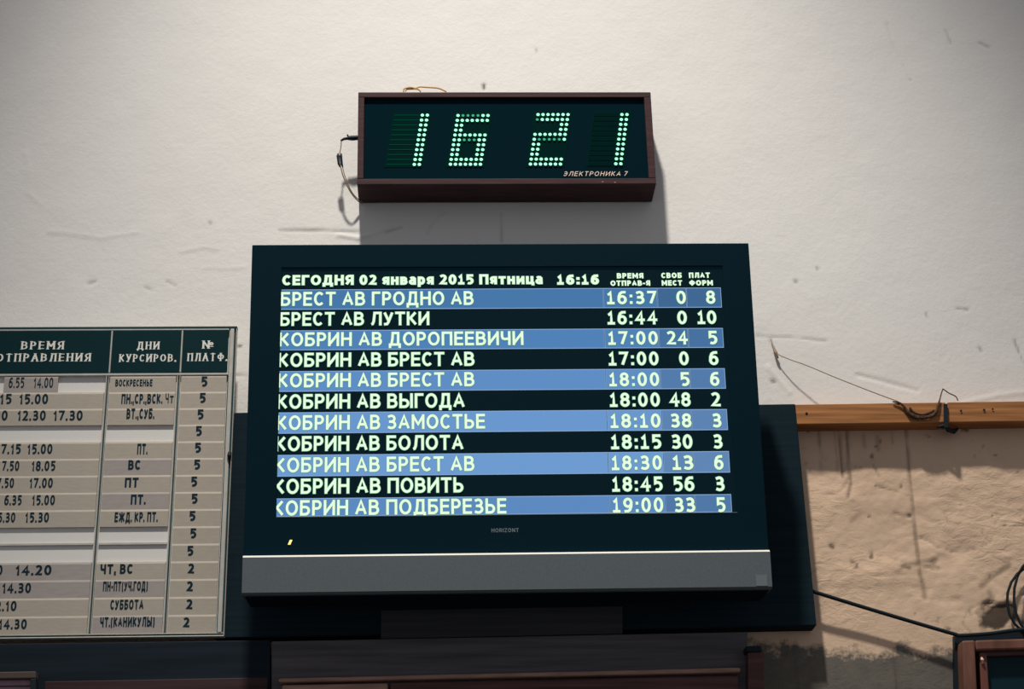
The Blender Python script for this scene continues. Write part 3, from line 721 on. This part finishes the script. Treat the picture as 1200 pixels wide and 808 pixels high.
for r in range(NR):
    y1 = row_y(r, 60)[0]; y2 = row_y(r, 160)[0]; y3 = row_y(r, 235)[0]
    greys = r in (5, 7, 12, 14)
    if r in col1:
        if r == 0:
            ua, _ = BP.uv(4.5, 450); ub, _ = BP.uv(67.5, 450)
            c = card(1, r, ua, ub, M['card_grey'])
            for s_, x0, x1 in (('6.55', 10, 28), ('!4.00', 39, 62)): print_text(BP, s_, x0, x1, y1 + .5, 12.0, 'card_text', M['card_print'], c, -.00235, lean=(hbot - .0045 - (r + 1) * pitch, .0012 / (pitch - .0036)), sw=.17, gap=.16)
        else:
            c = card(1, r, d1 - .30 + .003, c1r, M['card_grey'] if r in (11, 12) else M['card'])
            for s_, x0, x1 in col1[r]: print_text(BP, s_, x0, x1, y1 + .3, 11.8, 'card_text', M['card_print'], c, -.00235, lean=(hbot - .0045 - (r + 1) * pitch, .0012 / (pitch - .0036)), sw=.20, gap=.16)
    if r in col2:
        c = card(2, r, c2l, c2r, M['card_grey'] if greys else M['card'])
        s_, x0, x1, yb, cap = col2[r]
        print_text(BP, s_, x0, x1, yb, cap, 'card_text', M['card_print'], c, -.00235, lean=(hbot - .0045 - (r + 1) * pitch, .0012 / (pitch - .0036)), sw=.225, gap=.15, slope=-.01)
        if r == 1: print_text(BP, 'Ч', 193.7, 197.5, 473.0, 11.5, 'card_text', M['card_print'], c, -.00235, lean=(hbot - .0045 - (r + 1) * pitch, .0012 / (pitch - .0036)), sw=.17); print_text(BP, 'т', 198.8, 203.2, 473.0, 11.0, 'card_text', M['card_print'], c, -.00235, lean=(hbot - .0045 - (r + 1) * pitch, .0012 / (pitch - .0036)), sw=.17)
    c = card(3, r, c3l, c3r, M['card'])
    x = five_x[r]
    print_text(BP, '5' if r < 11 else '2', x - 3.6, x + 3.9, y3 - .2, 11.6, 'card_text', M['card_print'], c, -.00235, lean=(hbot - .0045 - (r + 1) * pitch, .0012 / (pitch - .0036)), sw=.22)
    for uo in (d1 - .585,):
        card(0, r, BW + .012, d1 - .308, M['card'])
for q0, q1 in ((d1 - .297, c1r), (c2l, c2r)):               # ledge between the two empty slots, and under them
    vv = hbot - .0045 - 10 * pitch
    b = MB(); b.prism(rect(BP, q0, vv - .0002, q1, vv + .0028, -.0030), -BP.n * .0029); b.build('slot_ledge', M['board_frame'], tt)
u, v = BP.uv(268.5, 535)
b = MB(); b.tube([BP.at(u, v - .006, .001), BP.at(u + .0005, v, .002), BP.at(u + .001, v + .006, .001)], [.002, .0035, .0028]); b.build('latch', M['black'], tt)

# ---------------------------------------------------------------- ticket booth woodwork along the lower edge
Yb = -.055
bt = empty('ticket_booth', (P(600, 800).x, Yb, 0), 'dark brown wooden booth front with moulding, below the television and timetable', 'booth')
def part(nm, quad, yf, yb, m, par=bt, bev=.0015):
    o = slab(quad, yf, yb).build(nm, m, par)
    if bev: bevel(o, bev)
    return o
part('fascia_board', [(318, 820), (876, 812), (876, 741), (318, 752)], Yb, -.0372, M['booth_wood'])
part('fascia_board', [(-160, 830), (316.5, 820), (316.5, 750.5), (-160, 757)], Yb - .002, -.0372, M['booth_left'])
part('notch_board', [(446.5, 749), (729.5, 743), (729.5, 711), (446.5, 716)], -.0415, -.0372, mat('notch_wood', (.055, .056, .064), .65, .08, grain=.2, scale=(5, 100, 120)), bev=0)
part('cornice', [(326, 800.0), (868, 788.2), (868, 782.5), (326, 795.2)], Yb - .018, Yb, M['booth_light'], bev=.003)
part('lower_rail', [(330, 835), (454.5, 832), (454.5, 800.8), (330, 803.0)], Yb - .014, Yb, M['booth_light'], bev=.003)
part('lower_rail', [(457, 832), (866, 822), (866, 791.6), (457, 800.6)], Yb - .012, Yb, M['booth_red'], bev=.003)
part('corner_post', [(880, 1500), (899, 1500), (895.5, 764), (876.5, 764.5)], Yb - .02, -.006, M['booth_red'])
part('post_cap', [(875, 764.5), (893, 764), (892, 757), (874, 757.6)], Yb - .024, -.006, M['black'])
part('glow_panel', [(50, 860), (312, 855), (314, 794), (52, 799)], Yb - .006, Yb, M['booth_glow'])  # red-brown board carrying the warm glow from below in its colour
part('panel_wall', [(-200, 1900), (880, 1900), (880, 815), (-170, 832)], Yb + .004, -.006, M['booth_wood'])
# framed picture just showing in the corner
pf = empty('picture_frame', P(10, 830, Yb - .005), 'dark frame round a pale purple poster, bottom left corner below the timetable', 'frame')
part('frame_rail', [(-90, 797.5), (42, 795.5), (42, 787.0), (-90, 789.5)], Yb - .022, Yb - .004, mat('frame_brown', (.085, .06, .05), .6, .2), pf)
part('frame_stile', [(36.5, 900), (44, 900), (42, 795.5), (35, 795.8)], Yb - .022, Yb - .004, M['black'], pf)
part('poster', [(-90, 900), (38, 900), (36, 796.2), (-90, 798.2)], Yb - .012, Yb - .004, M['picture'], pf, 0)
part('poster_line', [(-90, 806.8), (34.5, 804.9), (34.5, 803.6), (-90, 805.6)], Yb - .0135, Yb - .011, mat('poster_line', (.05, .04, .08), .6, .2), pf, 0)

# ---------------------------------------------------------------- small wooden window at the right
wf = empty('small_window', P(1200, 900, -.04), 'reddish wooden window frame with dark glass low on the plaster wall', 'window')
part('dark_surround', [(1122, 1000), (1420, 990), (1410, 735), (1255, 735), (1210, 738), (1165, 741), (1119, 744.5)], -.014, -.0, M['black'], wf, 0)  # black sheet forming the dark band around the window frame
part('stile', [(1136, 1000), (1154, 1000), (1142.6, 750.3), (1127.5, 751)], -.042, -.002, M['frame_red'], wf, .003)
part('rail', [(1143.5, 763.0), (1400, 756), (1400, 742), (1143.2, 750.5)], -.038, -.002, M['frame_red'], wf, .003)
part('bead', [(1158.5, 1000), (1171, 1000), (1156.5, 765), (1147.5, 764.5)], -.030, -.002, mat('bead_red', (.16, .055, .04), .5, .3), wf, .002)
part('bead', [(1157, 769.5), (1400, 763), (1400, 757), (1149, 763.5)], -.028, -.002, mat('bead_dark', (.09, .035, .03), .5, .3), wf, .002)
part('pane', [(1165, 1000), (1400, 1000), (1400, 760), (1155, 766)], -.020, -.002, M['pane_dark'], wf, 0)
c = P(1150.5, 774.5, -.031); b = MB(); b.tube([c + Vector((0, 0, -.005)), c + Vector((0, -.003, 0)), c + Vector((0, 0, .005))], [.0015, .0026, .0015]); b.build('latch_pin', mat('brass', (.8, .5, .35), .3, .5), wf)

# ---------------------------------------------------------------- cables
b = MB(); b.tube(spline([P(930, 686, -.02), P(957, 695, -.022), P(1010, 711.5, -.020), P(1070, 729.5, -.020), P(1118, 743.5, -.022), P(1126, 745.3, -.023), P(1160, 743, -.022), P(1200, 738, -.022), P(1260, 735, -.022)]), .0030, 8)
tag(b.build('black_cable', M['black'], smooth=True), 'straight black cable running from the mounting board down to the small window', 'cable')
b = MB()
pts = []
for k in range(0, 46):
    a = math.radians(60 + k * 18); cx, cy, rx, ry = (1217, 704, 37, 42) if k < 20 else (1220, 700, 32, 48)
    pts.append(P(cx + rx * math.cos(a), cy - ry * math.sin(a), -.012 - .0003 * k))
b.tube(pts, .0021, 8)
tag(b.build('coiled_cable', M['black'], smooth=True), 'black cable coiled in loops on the plaster at the right', 'cable')
# black shapes for the dark rail joint, its nail and the shadow below
st_ = MB(); st_.prism(slab_pts([(1106.5, 501), (1111, 501), (1110.4, 473.5), (1106.2, 473.5)], -.0375), Vector((0, .0030, 0)))
st_.tube([P(1108, 499, -.036), P(1111, 504, -.024), P(1118, 506, -.014), P(1122, 503, -.008)], [.003, .004, .004, .002])
st_.tube([P(1098, 501, -.03), P(1107, 499, -.035)], [.002, .003])
tag(st_.build('joint_and_shadow', M['black']), 'dark joint of the wooden rail with a nail and its shadow, built as black shapes', 'clip')
# cobwebs
b = MB()
b.tube(spline([P(903.5, 398, -.003), P(906, 406, -.006), P(909.5, 414, -.009), P(924, 421, -.018), P(945, 428.5, -.026), P(975, 441, -.033), P(1005, 453, -.036), P(1035, 464.5, -.036), P(1053, 471, -.036)]), .0008, 6)
b.tube(spline([P(909.5, 414, -.006), P(912, 420, -.004)]), .0012, 6)
b.tube([P(906, 406, -.005), P(909.5, 414, -.009), P(911, 417, -.01)], [.0016, .0028, .0012], 6)
tag(b.build('cobweb', M['cobweb']), 'thin dusty cobweb thread slanting down the white wall to the rail', 'cobweb')
b = MB()
pp = spline([P(1046, 471, -.037), P(1055, 473, -.038), P(1061, 479, -.038), P(1067, 486, -.038), P(1076, 489.5, -.038), P(1088, 489, -.038), P(1096, 484.5, -.038), P(1099, 477, -.038), P(1101, 470, -.037), P(1103, 462, -.034), P(1105, 456, -.03)], 5)
ra = [.0010 + .0024 * max(0, math.sin(min(1, i / (len(pp) - 9)) * math.pi)) * (.7 + .5 * random.random()) for i in range(len(pp))]
b.tube(pp, ra, 7)
b.tube(spline([P(1105, 456, -.03), P(1112, 461, -.025), P(1120, 465, -.02), P(1122.5, 470, -.02)]), .0009, 6)
b.tube(spline([P(1066, 478, -.036), P(1072, 484, -.036), P(1083, 486, -.036), P(1095, 481, -.036)]), .0016, 6)
tag(b.build('cobweb', M['cobweb_dark']), 'dark clotted cobweb hanging in a loop over the wooden rail', 'cobweb')
